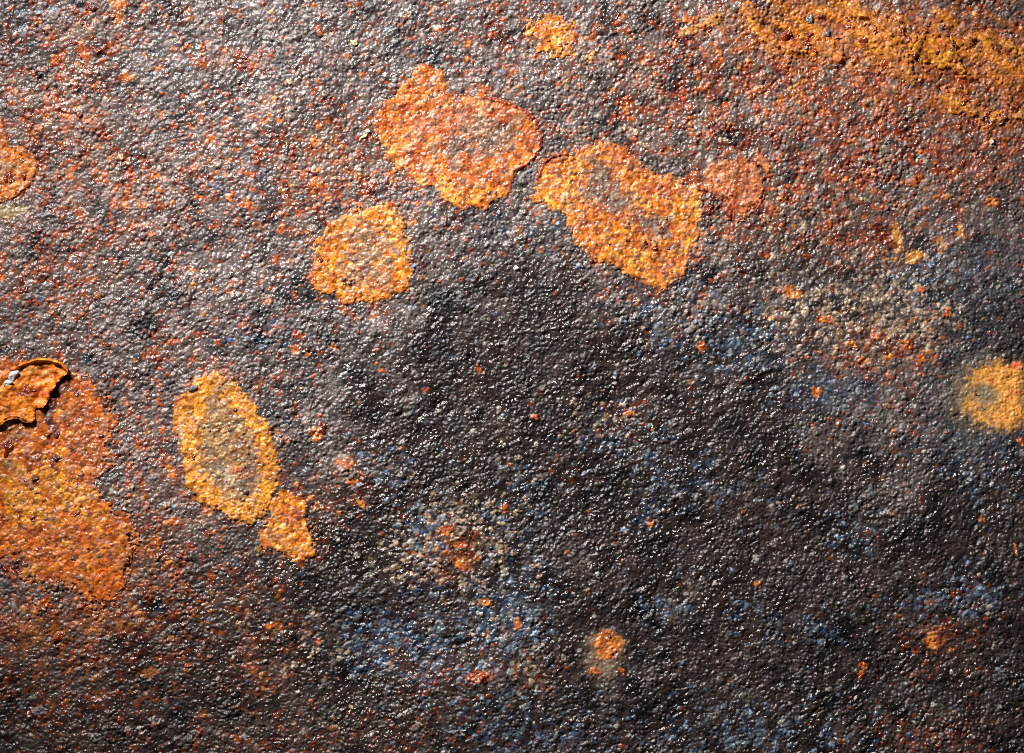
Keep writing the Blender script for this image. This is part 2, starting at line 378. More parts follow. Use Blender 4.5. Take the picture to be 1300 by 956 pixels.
# ------------------------------------------------------------------ materials
def granular(name, bump=0.35, spec=0.5, coat=0.0):
    m = bpy.data.materials.new(name)
    m.use_nodes = True
    nt = m.node_tree
    b = nt.nodes["Principled BSDF"]
    pig = nt.nodes.new("ShaderNodeAttribute")
    pig.attribute_name = "pigment"
    rg = nt.nodes.new("ShaderNodeAttribute")
    rg.attribute_name = "roughness"
    tc = nt.nodes.new("ShaderNodeTexCoord")
    n1 = nt.nodes.new("ShaderNodeTexNoise")
    n1.inputs["Scale"].default_value = 1500
    n1.inputs["Detail"].default_value = 3
    n1.inputs["Roughness"].default_value = 0.65
    nt.links.new(tc.outputs["Object"], n1.inputs["Vector"])
    mr = nt.nodes.new("ShaderNodeMapRange")
    mr.inputs["From Min"].default_value = 0.28
    mr.inputs["From Max"].default_value = 0.72
    mr.inputs["To Min"].default_value = 0.62
    mr.inputs["To Max"].default_value = 1.38
    nt.links.new(n1.outputs["Fac"], mr.inputs["Value"])
    mul = nt.nodes.new("ShaderNodeMix")
    mul.data_type = 'RGBA'
    mul.blend_type = 'MULTIPLY'
    mul.inputs["Factor"].default_value = 1.0
    nt.links.new(pig.outputs["Color"], mul.inputs["A"])
    nt.links.new(mr.outputs["Result"], mul.inputs["B"])
    nt.links.new(mul.outputs["Result"], b.inputs["Base Color"])
    nt.links.new(rg.outputs["Fac"], b.inputs["Roughness"])
    n2 = nt.nodes.new("ShaderNodeTexNoise")
    n2.inputs["Scale"].default_value = 2100
    n2.inputs["Detail"].default_value = 4
    nt.links.new(tc.outputs["Object"], n2.inputs["Vector"])
    bp = nt.nodes.new("ShaderNodeBump")
    bp.inputs["Strength"].default_value = bump
    bp.inputs["Distance"].default_value = 0.0004
    nt.links.new(n2.outputs["Fac"], bp.inputs["Height"])
    nt.links.new(bp.outputs["Normal"], b.inputs["Normal"])
    b.inputs["Specular IOR Level"].default_value = spec
    b.inputs["Coat Weight"].default_value = coat
    b.inputs["Coat Roughness"].default_value = 0.12
    return m


def nodule_mat(name, c1, c2, rough, scale=900, transmission=0.0):
    m = bpy.data.materials.new(name)
    m.use_nodes = True
    nt = m.node_tree
    b = nt.nodes["Principled BSDF"]
    tc = nt.nodes.new("ShaderNodeTexCoord")
    n = nt.nodes.new("ShaderNodeTexNoise")
    n.inputs["Scale"].default_value = 3.4
    n.inputs["Detail"].default_value = 4
    oi = nt.nodes.new("ShaderNodeObjectInfo")
    ad = nt.nodes.new("ShaderNodeVectorMath")
    nt.links.new(tc.outputs["Object"], ad.inputs[0])
    nt.links.new(oi.outputs["Location"], ad.inputs[1])
    nt.links.new(ad.outputs["Vector"], n.inputs["Vector"])
    cr = nt.nodes.new("ShaderNodeValToRGB")
    cr.color_ramp.elements[0].position = 0.35
    cr.color_ramp.elements[1].position = 0.68
    cr.color_ramp.elements[0].color = (*c1, 1)
    cr.color_ramp.elements[1].color = (*c2, 1)
    nt.links.new(n.outputs["Fac"], cr.inputs["Fac"])
    nt.links.new(cr.outputs["Color"], b.inputs["Base Color"])
    bp = nt.nodes.new("ShaderNodeBump")
    bp.inputs["Strength"].default_value = 0.3
    bp.inputs["Distance"].default_value = 0.16
    nt.links.new(n.outputs["Fac"], bp.inputs["Height"])
    nt.links.new(bp.outputs["Normal"], b.inputs["Normal"])
    b.inputs["Roughness"].default_value = rough
    b.inputs["Specular IOR Level"].default_value = 0.9
    return m


M_PLATE = granular("oxidised_steel", 0.4, 0.55)
M_RUST = granular("orange_rust_crust", 0.35, 0.5)
M_FLAKE = granular("rust_flake", 0.30, 0.35)
M_NODS = [nodule_mat("dark_red_nodule", (.06, .006, .003), (.24, .03, .009), 0.15),
          nodule_mat("red_nodule", (.14, .014, .004), (.42, .075, .018), 0.18),
          nodule_mat("purple_black_nodule", (.06, .018, .016), (.20, .075, .06), 0.2)]
M_MIN = nodule_mat("pale_mineral", (.40, .40, .42), (.75, .72, .68), 0.3)
M_MINY = nodule_mat("yellowish_mineral", (.38, .30, .12), (.72, .62, .40), 0.35)
M_SLATE = nodule_mat("slate_shard", (.05, .055, .065), (.22, .23, .25), 0.2)


# ------------------------------------------------------------------ mesh helpers
def quads_mesh(name, co, faces, colr, rough, mat):
    me = bpy.data.meshes.new(name)
    nv, nf = len(co), len(faces)
    me.vertices.add(nv)
    me.vertices.foreach_set("co", np.ascontiguousarray(co, np.float32).ravel())
    me.loops.add(nf * 4)
    me.loops.foreach_set("vertex_index", np.ascontiguousarray(faces, np.int32).ravel())
    me.polygons.add(nf)
    me.polygons.foreach_set("loop_start", np.arange(0, nf * 4, 4, dtype=np.int32))
    me.polygons.foreach_set("use_smooth", np.ones(nf, bool))
    me.update(calc_edges=True)
    a = me.attributes.new("pigment", 'FLOAT_COLOR', 'POINT')
    a.data.foreach_set("color", np.ascontiguousarray(np.concatenate([colr, np.ones((nv, 1))], 1), np.float32).ravel())
    q = me.attributes.new("roughness", 'FLOAT', 'POINT')
    q.data.foreach_set("value", np.ascontiguousarray(rough, np.float32).ravel())
    me.materials.append(mat)
    return me


def link(name, me, parent=None, label=None):
    o = bpy.data.objects.new(name, me)
    sc.collection.objects.link(o)
    if parent is not None:
        o.parent = parent
    if label:
        o["label"] = label
    return o


# ------------------------------------------------------------------ rust crusts: shapes
low_s = low + mid * 0.5
EDGE_W = noise(14, 91) * 2.2 + noise(6, 92) * 1.1
FN = noise(2.6, 93)
N20, N10, N40, N6 = noise(20, 94), noise(10, 95), noise(42, 96), noise(6, 97)
n2 = len(c2x)
rr = np.random.default_rng(98)
u2 = rr.random(n2).astype(np.float32)
v2 = np.exp(0.17 * rr.standard_normal(n2)).astype(np.float32)
u1 = rr.random(n1).astype(np.float32)
ru1 = rr.uniform(-1, 1, n1).astype(np.float32)
v1 = np.exp(0.3 * rr.standard_normal(n1)).astype(np.float32)

top_h = plate_h.copy()


def crust(name, label, poly, fn, thick=1.15, slope=0.55, amp=1.05, lips=(), pad=14, edge=1.0, speck=1.0, rough=0.30, dith=2.6, rimc=1.0, flat=.5, veil=.4):
    p = rounded(poly, 2)
    x0, y0 = p.min(0) - pad
    x1, y1 = p.max(0) + pad
    i0, i1 = max(int((x0 - X0) / G), 0), min(int((x1 - X0) / G) + 2, NX)
    j0, j1 = max(int((y0 - Y0) / G), 0), min(int((y1 - Y0) / G) + 2, NY)
    sl = np.s_[j0:j1, i0:i1]
    x, y = XX[sl], YY[sl]
    id1 = o1[sl]
    raw = sd_poly(p, x, y)
    sd = raw + EDGE_W[sl] * edge * .8 + dith * ru1[id1] * np.exp(-np.maximum(raw, 0) / 14)
    off = -1.6 + (thick + 1.6) * smooth(-2.6, 2.6, sd)
    h = plate_h[sl] * flat + low_s[sl] * (1 - flat) + 1.3 * (1 - flat) + off + amp * .34 * g2[sl] + 0.17 * FN[sl] + 0.3 * N10[sl]
    c, core = fn(x, y, sd, sl)
    h = h - core * 0.35
    rim = np.exp(-((sd - 6) / 6.5) ** 2) * smooth(-.8, 1.2, N20[sl] + .4)
    c = lerp(c, OCHRE * .9, (rim * .38 * rimc)[..., None])
    c = lerp(c, C(.30, .15, .07), (veil * smooth(-.2, 1.4, N10[sl] + .5 * N6[sl]) * smooth(5, 14, sd))[..., None])
    c = c * v1[id1][..., None]
    uu = u1[id1]
    k = speck
    for lo, hi, cc, a in ((0, .07 * k, DRED, .75), (.1, .1 + .06 * k, LILR, .4), (.2, .2 + .11 * k, RED, .65), (.34, .34 + .05 * k, SALMON, .4), (.42, .42 + .08 * k, C(.05, .03, .028), .7)):
        m = ((uu >= lo) & (uu < hi)).astype(np.float32)[..., None] * a
        c = lerp(c, cc, m)
    c = lerp(c, plate_c[sl], (.10 + .35 * (1 - smooth(0, 7, sd)))[..., None])
    for pts, w, hh, cc in lips:
        d = seg_dist(x, y, pts, False) + 0.5 * EDGE_W[sl] * 0.6
        m = 1 - smooth(w * 0.5, w * 1.3, d)
        h = h + hh * m
        c = lerp(c, np.asarray(cc, np.float32), (m * .85)[..., None])
    rgh = np.clip(rough + .06 * N10[sl] + .1 * smooth(-.5, 1.5, N20[sl]), .15, .9)
    vis = sd > -5
    fm = vis[:-1, :-1] & vis[1:, :-1] & vis[:-1, 1:] & vis[1:, 1:]
    ny, nx = x.shape
    idx = np.arange(ny * nx).reshape(ny, nx)
    f = np.stack([idx[:-1, :-1][fm], idx[1:, :-1][fm], idx[1:, 1:][fm], idx[:-1, 1:][fm]], 1)
    used = np.unique(f)
    rm = np.full(ny * nx, -1, np.int64)
    rm[used] = np.arange(len(used))
    co = np.stack([wx(x.ravel()[used]), wy(y.ravel()[used]), h.ravel()[used] * S], 1)
    me = quads_mesh(name, co, rm[f], np.clip(c.reshape(-1, 3)[used], .004, .8), rgh.ravel()[used], M_RUST)
    top_h[sl] = np.where(vis, np.maximum(top_h[sl], h), top_h[sl])
    PARTS.append((name, me, label))


PARTS = []


def two(sl, a, b, bias=0.0):
    return lerp(a, b, smooth(-.9, .9, .7 * N20[sl] + .5 * N10[sl] + bias)[..., None])


def soft(poly, x, y, sl, w=9, wob=5):
    s = sd_poly(rounded(poly, 2), x, y) + wob * N20[sl] + 3 * N10[sl]
    return smooth(-w, w, s + 4)


def c_top(x, y, sd, sl):
    c = two(sl, RUSTO, ORANGE)
    yl = smooth(.3, .8, blobs([(490, 185, 18, 40, .8), (560, 240, 60, 18, .9), (600, 250, 60, 16, .9), (505, 125, 25, 8, .5)], x, y) + .15 * N10[sl])
    c = lerp(c, two(sl, ORANGE, OCHRE, .35), yl[..., None])
    pk = smooth(.3, .9, blobs([(545, 160, 55, 26, .7), (590, 150, 40, 20, .5), (630, 140, 50, 16, .5)], x, y) + .25 * N10[sl])
    c = lerp(c, C(.40, .17, .10), (pk * .65)[..., None])
    rd = smooth(.4, .9, blobs([(540, 105, 25, 18, .6), (650, 150, 40, 20, .8), (500, 150, 14, 20, .4), (680, 180, 10, 25, .6)], x, y) + .2 * N10[sl])
    c = lerp(c, C(.40, .085, .03), (rd * .8)[..., None])
    core = smooth(.35, .8, blobs([(620, 177, 42, 24, 1.05), (565, 190, 28, 16, .75), (640, 160, 30, 14, .4)], x, y) + .22 * N10[sl] + .12 * N6[sl])
    c = lerp(c, two(sl, GREYC, C(.20, .14, .095)), (core * .95)[..., None])
    return c, core


def c_mid(x, y, sd, sl):
    c = two(sl, ORANGE, OCHRE, -.05)
    rd = smooth(.4, .9, blobs([(755, 190, 50, 13, .95), (795, 200, 18, 18, .8), (692, 232, 18, 30, .9), (835, 235, 36, 14, .7), (730, 285, 14, 16, .5), (738, 300, 12, 12, .4), (880, 300, 10, 40, .5), (850, 240, 40, 12, .4), (705, 205, 16, 10, .7)], x, y) + .22 * N10[sl])
    c = lerp(c, C(.44, .085, .018), (rd * .85)[..., None])
    ol = smooth(.4, .9, blobs([(715, 250, 26, 14, .6), (740, 270, 26, 10, .5), (730, 225, 20, 20, .4), (860, 270, 30, 20, .4)], x, y) + .2 * N10[sl])
    c = lerp(c, C(.40, .24, .11), (ol * .8)[..., None])
    core = np.maximum(soft([(745, 215), (770, 214), (790, 235), (800, 262), (795, 278), (778, 270), (755, 262), (742, 240)], x, y, sl, 8),
                      soft([(802, 272), (835, 276), (850, 290), (838, 300), (812, 296)], x, y, sl, 8))
    c = lerp(c, two(sl, C(.105, .10, .088), C(.15, .125, .085)), (core * .95)[..., None])
    sp = smooth(1.0, 1.5, N6[sl] + blobs([(840, 330, 40, 26, .6), (765, 300, 24, 10, .4), (858, 305, 22, 10, .6)], x, y))
    c = lerp(c, C(.17, .07, .07), (sp * .7)[..., None])
    return c, core


def c_cen(x, y, sd, sl):
    c = two(sl, ORANGE, OCHRE, .0)
    be = smooth(.3, .85, blobs([(468, 318, 42, 34, .95), (450, 290, 34, 14, .5), (480, 350, 30, 14, .5)], x, y) + .24 * N10[sl])
    c = lerp(c, two(sl, C(.28, .175, .09), C(.18, .135, .09)), (be * .92)[..., None])
    rd = smooth(.4, .9, blobs([(398, 345, 10, 14, .7), (415, 372, 16, 8, .7), (418, 284, 14, 7, .6), (485, 265, 14, 8, .5), (516, 350, 8, 16, .5), (470, 275, 30, 6, .4)], x, y) + .22 * N10[sl])
    c = lerp(c, C(.50, .13, .03), (rd * .8)[..., None])
    return c, be * .5


def c_oval(x, y, sd, sl):
    c = two(sl, C(.62, .24, .025), OCHRE, .45)
    core = soft([(268, 516), (280, 506), (292, 515), (308, 538), (324, 573), (330, 598), (326, 625), (312, 636), (293, 630), (268, 607), (256, 575), (260, 545)], x, y, sl, 7, 3)
    c = lerp(c, two(sl, C(.105, .10, .08), C(.26, .16, .06), .0), (core * .93)[..., None])
    crk = 1 - smooth(2, 6, seg_dist(x, y, [(292, 484), (282, 493), (270, 505), (264, 520)], False) + .8 * EDGE_W[sl])
    c = lerp(c, C(.15, .14, .10), (crk * .8)[..., None])
    pale = smooth(.4, .8, blobs([(290, 605, 13, 12, .8), (298, 615, 10, 7, .5), (229, 548, 6, 30, .95), (240, 622, 8, 10, .5)], x, y) + .12 * N10[sl])
    c = lerp(c, C(.52, .42, .28), (pale * .85)[..., None])
    rd = smooth(.45, .9, blobs([(240, 500, 16, 12, .75), (226, 520, 7, 25, .7), (312, 600, 16, 16, .6), (298, 597, 10, 7, .6), (346, 600, 8, 40, .35), (316, 650, 9, 6, .6)], x, y) + .22 * N10[sl])
    c = lerp(c, C(.50, .13, .03), (rd * .8)[..., None])
    return c, core


def c_tail(x, y, sd, sl):
    c = two(sl, ORANGE, OCHRE, .3)
    rd = smooth(.4, .9, blobs([(380, 658, 14, 16, .8), (375, 640, 10, 10, .3)], x, y) + .25 * N10[sl])
    c = lerp(c, C(.34, .07, .03), (rd * .8)[..., None])
    sal = smooth(.4, .9, blobs([(342, 680, 14, 20, .8)], x, y) + .2 * N10[sl])
    c = lerp(c, C(.42, .22, .10), (sal * .7)[..., None])
    return c, sal * 0


def c_left(x, y, sd, sl):
    c = two(sl, C(.46, .095, .008), C(.58, .165, .01))
    yl = smooth(.3, .85, blobs([(75, 605, 40, 20, .9), (50, 640, 60, 30, .9), (120, 640, 40, 25, .5), (10, 600, 25, 25, .5), (45, 730, 16, 10, .7), (20, 640, 30, 30, .5)], x, y) + .2 * N20[sl] + .15 * N10[sl])
    c = lerp(c, two(sl, C(.58, .175, .009), C(.64, .24, .012), .1), yl[..., None])
    pk = smooth(.3, .85, blobs([(110, 555, 26, 40, .8), (95, 530, 20, 20, .4), (120, 590, 18, 20, .4)], x, y) + .2 * N10[sl])
    c = lerp(c, C(.36, .125, .05), (pk * .7)[..., None])
    gr = smooth(.4, .85, blobs([(88, 522, 12, 10, .8), (20, 560, 22, 14, .6), (15, 585, 14, 10, .5), (8, 600, 14, 12, .6), (78, 625, 8, 8, .5), (120, 700, 30, 12, .5), (75, 728, 12, 8, .5), (95, 690, 10, 8, .5)], x, y) + .2 * N10[sl])
    c = lerp(c, C(.20, .14, .07), (gr * .75)[..., None])
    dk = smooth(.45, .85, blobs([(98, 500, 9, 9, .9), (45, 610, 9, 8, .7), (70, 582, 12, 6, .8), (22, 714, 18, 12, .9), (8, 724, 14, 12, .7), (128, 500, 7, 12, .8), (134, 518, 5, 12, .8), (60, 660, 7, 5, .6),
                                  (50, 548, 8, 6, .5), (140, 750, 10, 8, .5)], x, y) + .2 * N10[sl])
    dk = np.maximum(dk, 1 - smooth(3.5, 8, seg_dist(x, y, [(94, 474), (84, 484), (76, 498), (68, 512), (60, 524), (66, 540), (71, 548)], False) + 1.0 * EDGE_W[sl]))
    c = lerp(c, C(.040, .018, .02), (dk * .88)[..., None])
    rd = smooth(.4, .9, blobs([(112, 488, 16, 8, .8), (60, 560, 30, 14, .5), (135, 545, 8, 20, .4), (125, 748, 16, 16, .4), (150, 690, 14, 20, .5), (90, 740, 20, 8, .5)], x, y) + .25 * N10[sl])
    c = lerp(c, C(.42, .085, .018), (rd * .75)[..., None])
    bp = smooth(.35, .85, blobs([(150, 700, 24, 40, .5), (60, 740, 60, 10, .6), (150, 650, 20, 14, .6)], x, y) + .3 * N10[sl])
    c = lerp(c, C(.16, .08, .045), (bp * .6)[..., None])
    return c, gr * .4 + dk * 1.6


def c_edge(x, y, sd, sl):
    c = two(sl, C(.52, .14, .02), C(.56, .19, .03))
    gr = smooth(.4, .85, blobs([(10, 212, 26, 12, .8), (0, 225, 12, 10, .5)], x, y) + .15 * N10[sl])
    c = lerp(c, C(.30, .21, .10), (gr * .8)[..., None])
    rd = smooth(.4, .9, blobs([(2, 165, 8, 24, .9), (10, 225, 8, 8, .5), (30, 222, 7, 6, .5)], x, y) + .2 * N10[sl])
    c = lerp(c, C(.36, .06, .015), (rd * .8)[..., None])
    return c, gr * .3


def c_red(x, y, sd, sl):
    c = two(sl, C(.42, .11, .035), C(.48, .17, .07))
    rd = smooth(.4, .9, blobs([(935, 268, 14, 14, .7), (928, 255, 14, 10, .5), (896, 244, 9, 6, .7)], x, y) + .25 * N10[sl])
    c = lerp(c, C(.42, .075, .018), (rd * .8)[..., None])
    dk = smooth(.4, .8, blobs([(908, 256, 10, 10, .8), (900, 250, 8, 6, .4)], x, y) + .15 * N10[sl])
    c = lerp(c, C(.09, .03, .03), (dk * .8)[..., None])
    return c, dk


def c_dab(x, y, sd, sl):
    c = two(sl, ORANGE, OCHRE, .2)
    gr = smooth(.3, .9, blobs([(710, 30, 26, 10, .5), (700, 40, 8, 20, .3), (722, 55, 8, 12, .4)], x, y) + .3 * N10[sl])
    return lerp(c, C(.30, .19, .11), (gr * .8)[..., None]), gr * .6


def c_wedge(x, y, sd, sl):
    c = two(sl, C(.52, .17, .02), C(.64, .26, .025), .2)
    rd = smooth(.35, .8, blobs([(1196, 58, 14, 14, .8), (1176, 46, 14, 6, .5)], x, y) + .15 * N10[sl])
    return lerp(c, C(.50, .12, .015), (rd * .85)[..., None]), rd * 0


def c_streak(x, y, sd, sl):
    c = lerp(C(.44, .115, .012), C(.66, .25, .018), smooth(-1, 1, streak[sl] + .4 * N10[sl])[..., None])
    g_ = smooth(.7, 1.6, N20[sl] + .5 * N6[sl])
    return lerp(c, C(.14, .085, .05), (g_ * .75)[..., None]), g_ * .5


LIPC = C(.22, .035, .018)
crust("rust_crust", "orange two-lobed crust with a grey core and dark red rim", P_TOP, c_top,
      lips=[([(618, 123), (640, 129), (662, 138.5), (679, 151), (688, 170), (686, 188), (677, 203), (657, 216)], 2.6, 2.0, LIPC)])
crust("rust_crust", "yellow-orange crust with a grey streaked core tapering to a point", P_MID, c_mid,
      lips=[([(682, 226), (689, 207), (703, 197.5), (720, 195)], 2.6, 2.6, LIPC)])
crust("rust_crust", "round orange crust with a beige middle", P_CEN, c_cen, edge=1.1, dith=4)
crust("rust_crust", "long oval yellow crust with a grey hollow centre", P_OVAL, c_oval, thick=1.6, edge=.7, speck=.7)
crust("rust_crust", "small yellow tongue of crust under the long oval one", P_TAIL, c_tail, edge=1.3, dith=4)
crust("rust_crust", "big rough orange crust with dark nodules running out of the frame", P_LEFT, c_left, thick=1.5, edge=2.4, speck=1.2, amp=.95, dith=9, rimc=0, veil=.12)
crust("rust_crust", "small smooth orange crust with a sharp round rim", P_EDGE, c_edge, edge=.5, amp=.7, rough=.28,
      lips=[([(47, 205), (46.5, 215), (41, 228), (31, 239.5), (20, 249), (0, 257)], 1.8, 1.2, C(.34, .08, .015))])
crust("rust_crust", "reddish flaky crust ending in dark red spots", P_RED, c_red, edge=1.3, dith=4, thick=1.1, rimc=.2)
crust("rust_crust", "faint small yellow dab of crust on grey metal", P_DAB, c_dab, thick=1.0, edge=2.4, dith=8)
crust("rust_ridge", "bright yellow folded ridge of rust", P_WEDGE, c_wedge, thick=2.6, edge=1.2, amp=.75, speck=.6, dith=4)
for nm_, lb_, pl_ in (("rust_layer", "smooth orange layer of rust leading into the bright folded ridge",
                       [(1050, -14), (1075, -8), (1100, 8), (1130, 24), (1158, 44), (1172, 58), (1155, 62), (1130, 47), (1105, 36), (1080, 24), (1058, 4)]),
                      ("rust_layer", "smooth orange layer of rust running below the bright folded ridge",
                       [(1062, 42), (1090, 41), (1118, 50), (1142, 62), (1160, 84), (1168, 108), (1152, 110), (1138, 94), (1118, 76), (1095, 66), (1068, 60)]),
                      ("rust_layer", "hook-shaped orange layer of rust beside dark red nodules",
                       [(926, -14), (950, -8), (962, 14), (974, 34), (992, 47), (1020, 50), (1045, 46), (1074, 60), (1068, 80), (1040, 70), (1010, 74), (985, 68), (964, 52), (950, 28), (936, 8)]),
                      ("rust_layer", "arched orange strip of rust running out of the frame",
                       [(1205, 46), (1235, 41), (1262, 39), (1285, 51), (1325, 78), (1325, 94), (1290, 75), (1262, 58), (1238, 60), (1212, 64)]),
                      ("rust_layer", "short straight orange strip of rust",
                       [(1190, 120), (1225, 123), (1250, 134), (1280, 146), (1276, 158), (1246, 151), (1220, 143), (1194, 132)])):
    crust(nm_, lb_, pl_, c_streak, thick=1.5, edge=2.0, amp=.6, speck=.7, dith=5, rimc=.3, flat=.3)
crust("rust_crust", "tiny red-orange streak of crust", P_SAT, c_red, thick=1.1, edge=1.2)

# ------------------------------------------------------------------ the plate itself
n_out = 38
st = G * 1.14 ** np.arange(1, n_out + 1)
xi = RX[(RX >= -7) & (RX <= 1307)]
yi = RY[(RY >= -7) & (RY <= 963)]
xs = np.concatenate([(xi[0] - np.cumsum(st))[::-1], xi, xi[-1] + np.cumsum(st)])
ys = np.concatenate([(yi[0] - np.cumsum(st))[::-1], yi, yi[-1] + np.cumsum(st)])


def fold(v, a, b):
    p = b - a
    w = np.mod(v - a, 2 * p)
    return a + np.where(w > p, 2 * p - w, w)


ci = np.clip(np.round((fold(xs, xi[0], xi[-1]) - X0) / G).astype(int), 0, NX - 1)
cj = np.clip(np.round((fold(ys, yi[0], yi[-1]) - Y0) / G).astype(int), 0, NY - 1)
hh = plate_h[np.ix_(cj, ci)]
gx, gy = np.meshgrid(xs, ys)
nyv, nxv = hh.shape
co = np.stack([wx(gx).ravel(), wy(gy).ravel(), hh.ravel() * S], 1)
idx = np.arange(nyv * nxv).reshape(nyv, nxv)
f = np.stack([idx[:-1, :-1], idx[1:, :-1], idx[1:, 1:], idx[:-1, 1:]], -1).reshape(-1, 4)
pc = plate_c[np.ix_(cj, ci)].reshape(-1, 3)
pr = plate_r[np.ix_(cj, ci)].ravel()
# sides and underside, so the plate is a solid 8 mm sheet
ring = np.concatenate([idx[0, :-1], idx[:-1, -1], idx[-1, :0:-1], idx[:0:-1, 0]])
nr = len(ring)
b0 = len(co)
cb = co[ring].copy()
cb[:, 2] = -0.008
co = np.concatenate([co, cb])
pc = np.concatenate([pc, pc[ring]])
pr = np.concatenate([pr, pr[ring]])
k = np.arange(nr)
f = np.concatenate([f, np.stack([ring[k], ring[(k + 1) % nr], b0 + (k + 1) % nr, b0 + k], 1)])
n_top, n_side = nxv - 1, nyv - 1
corner = [b0, b0 + n_top, b0 + n_top + n_side, b0 + 2 * n_top + n_side]
f = np.concatenate([f, np.array([corner])])
plate = link("metal_plate", quads_mesh("metal_plate", co, f, pc, pr, M_PLATE))
plate["label"] = "dark pitted metal plate covered in orange rust crusts, filling the picture"
plate["category"] = "metal plate"

for nm, me, lb in PARTS:
    link(nm, me, plate, lb)

# ------------------------------------------------------------------ lifted flake with a curled rim
FL = rounded([(17, 466), (30, 460), (47, 454.5), (66, 454.5), (79, 458.5), (92, 471), (76, 483), (67, 494.6), (61, 511), (54.6, 518), (45, 519), (46, 528), (45, 537),
              (37.7, 538), (26, 532), (17, 530.5), (8, 534), (0, 541), (-20, 545), (-54, 540), (-54, 476), (0, 474)], 2)
i0, i1, j0, j1 = 2, int((104 - X0) / G), int((444 - Y0) / G), int((552 - Y0) / G)
sl = np.s_[j0:j1, i0:i1]
x, y = XX[sl].astype(float).copy(), YY[sl].astype(float).copy()
sd = sd_poly(FL, x.astype(np.float32), y.astype(np.float32)) + .45 * N6[sl] + .5 * N10[sl]
gyv, gxv = np.gradient(sd, G)
gl = np.maximum(gxv ** 2 + gyv ** 2, .2)
near = np.abs(sd) < 1.0
x = np.where(near, x - sd * gxv / gl, x)
y = np.where(near, y - sd * gyv / gl, y)
ins = np.where(near, 0, sd)
rim_top = seg_dist(XX[sl], YY[sl], [(17, 466), (30, 460), (47, 454.5), (66, 454.5), (79, 458.5), (91, 470)], False)
rim_r = seg_dist(XX[sl], YY[sl], [(92, 471), (76, 483), (67, 494.6), (61, 511), (54, 518)], False)
rim_b = seg_dist(XX[sl], YY[sl], [(45, 536), (37, 537), (26, 531), (17, 529.5), (8, 533), (0, 540)], False)
base_h = low_s[sl] + 4.2 + .5 * N20[sl]
fh = base_h + (7.5 + 1.5 * N20[sl]) * np.exp(-((rim_top - 2.6) / 2.1) ** 2) + (3.6 + 1.2 * N10[sl]) * np.exp(-((rim_r - 1.5) / 3.4) ** 2) + 4.5 * np.exp(-((rim_b - 2.0) / 2.4) ** 2) + (.6 * g2[sl] + .8 * g1[sl]) * (1 - np.exp(-(rim_top / 6) ** 2)) + .15 * FN[sl] + .7 * N10[sl]
fc = two(sl, C(.52, .125, .009), C(.60, .18, .011))
m = smooth(.4, .9, blobs([(30, 500, 16, 10, .6), (60, 470, 14, 8, .5), (40, 470, 20, 6, .5), (8, 520, 14, 12, .5)], XX[sl], YY[sl]) + .25 * N10[sl])
fc = lerp(fc, C(.24, .12, .04), (m * .7)[..., None])
m = smooth(.4, .9, blobs([(38, 496, 16, 8, .8), (28, 500, 8, 6, .5), (50, 500, 10, 5, .4)], XX[sl], YY[sl]) + .25 * N10[sl])
fc = lerp(fc, C(.30, .04, .012), (m * .75)[..., None])
fc = fc * v1[o1[sl]][..., None]
fc = lerp(fc, C(.10, .05, .03), (smooth(1.3, 2.1, N6[sl] + .5 * N20[sl]) * .6)[..., None])
fc = lerp(fc, RED, ((u1[o1[sl]] < .1) * .6)[..., None])
vis = ins >= -1e-6
fm = vis[:-1, :-1] & vis[1:, :-1] & vis[:-1, 1:] & vis[1:, 1:]
ny, nx = x.shape
idx = np.arange(ny * nx).reshape(ny, nx)
f = np.stack([idx[:-1, :-1][fm], idx[1:, :-1][fm], idx[1:, 1:][fm], idx[:-1, 1:][fm]], 1)
used = np.unique(f)
rm = np.full(ny * nx, -1, np.int64)
rm[used] = np.arange(len(used))
f = rm[f]
n = len(used)
co = np.stack([wx(x.ravel()[used]), wy(y.ravel()[used]), fh.ravel()[used] * S], 1)
cu = co.copy()
cu[:, 2] -= 0.9 * S
ed = np.concatenate([f[:, [0, 1]], f[:, [1, 2]], f[:, [2, 3]], f[:, [3, 0]]])
key = {}
for a, b in ed.tolist():
    key[(a, b)] = True
bd = np.array([e for e in key if (e[1], e[0]) not in key])
fs = np.stack([bd[:, 1], bd[:, 0], bd[:, 0] + n, bd[:, 1] + n], 1)
fcv = fc.reshape(-1, 3)[used]
me = quads_mesh("lifted_flake", np.concatenate([co, cu]), np.concatenate([f, f[:, ::-1] + n, fs]), np.clip(np.concatenate([fcv, fcv]), .004, .8),
                np.full(2 * n, .42), M_FLAKE)
link("lifted_flake", me, plate, "thin orange flake of rust lifting off with a curled upper rim")
top_h[sl] = np.where(ins > 0, np.maximum(top_h[sl], fh), top_h[sl])


# ------------------------------------------------------------------ nodules and crystals
def lump(name, seed, flat=.7, jag=0.22, mat=None):
    import bmesh
    r_ = np.random.default_rng(seed)
    bm = bmesh.new()
    bmesh.ops.create_icosphere(bm, subdivisions=3, radius=1.0)
    dirs = r_.standard_normal((26, 3))
    dirs /= np.linalg.norm(dirs, axis=1)[:, None]
    am = r_.uniform(-1, 1, 26) * jag
    for v in bm.verts:
        d = np.array(v.co)
        s = 1 + float((am * np.clip(dirs @ d, 0, 1) ** 9).sum()) + r_.normal(0, jag * .06)
        v.co = Vector((d[0] * s, d[1] * s, d[2] * s * flat))
    for fc_ in bm.faces:
        fc_.smooth = True
    me_ = bpy.data.meshes.new(name)
    bm.to_mesh(me_)
    bm.free()
    me_.materials.append(mat)
    return me_


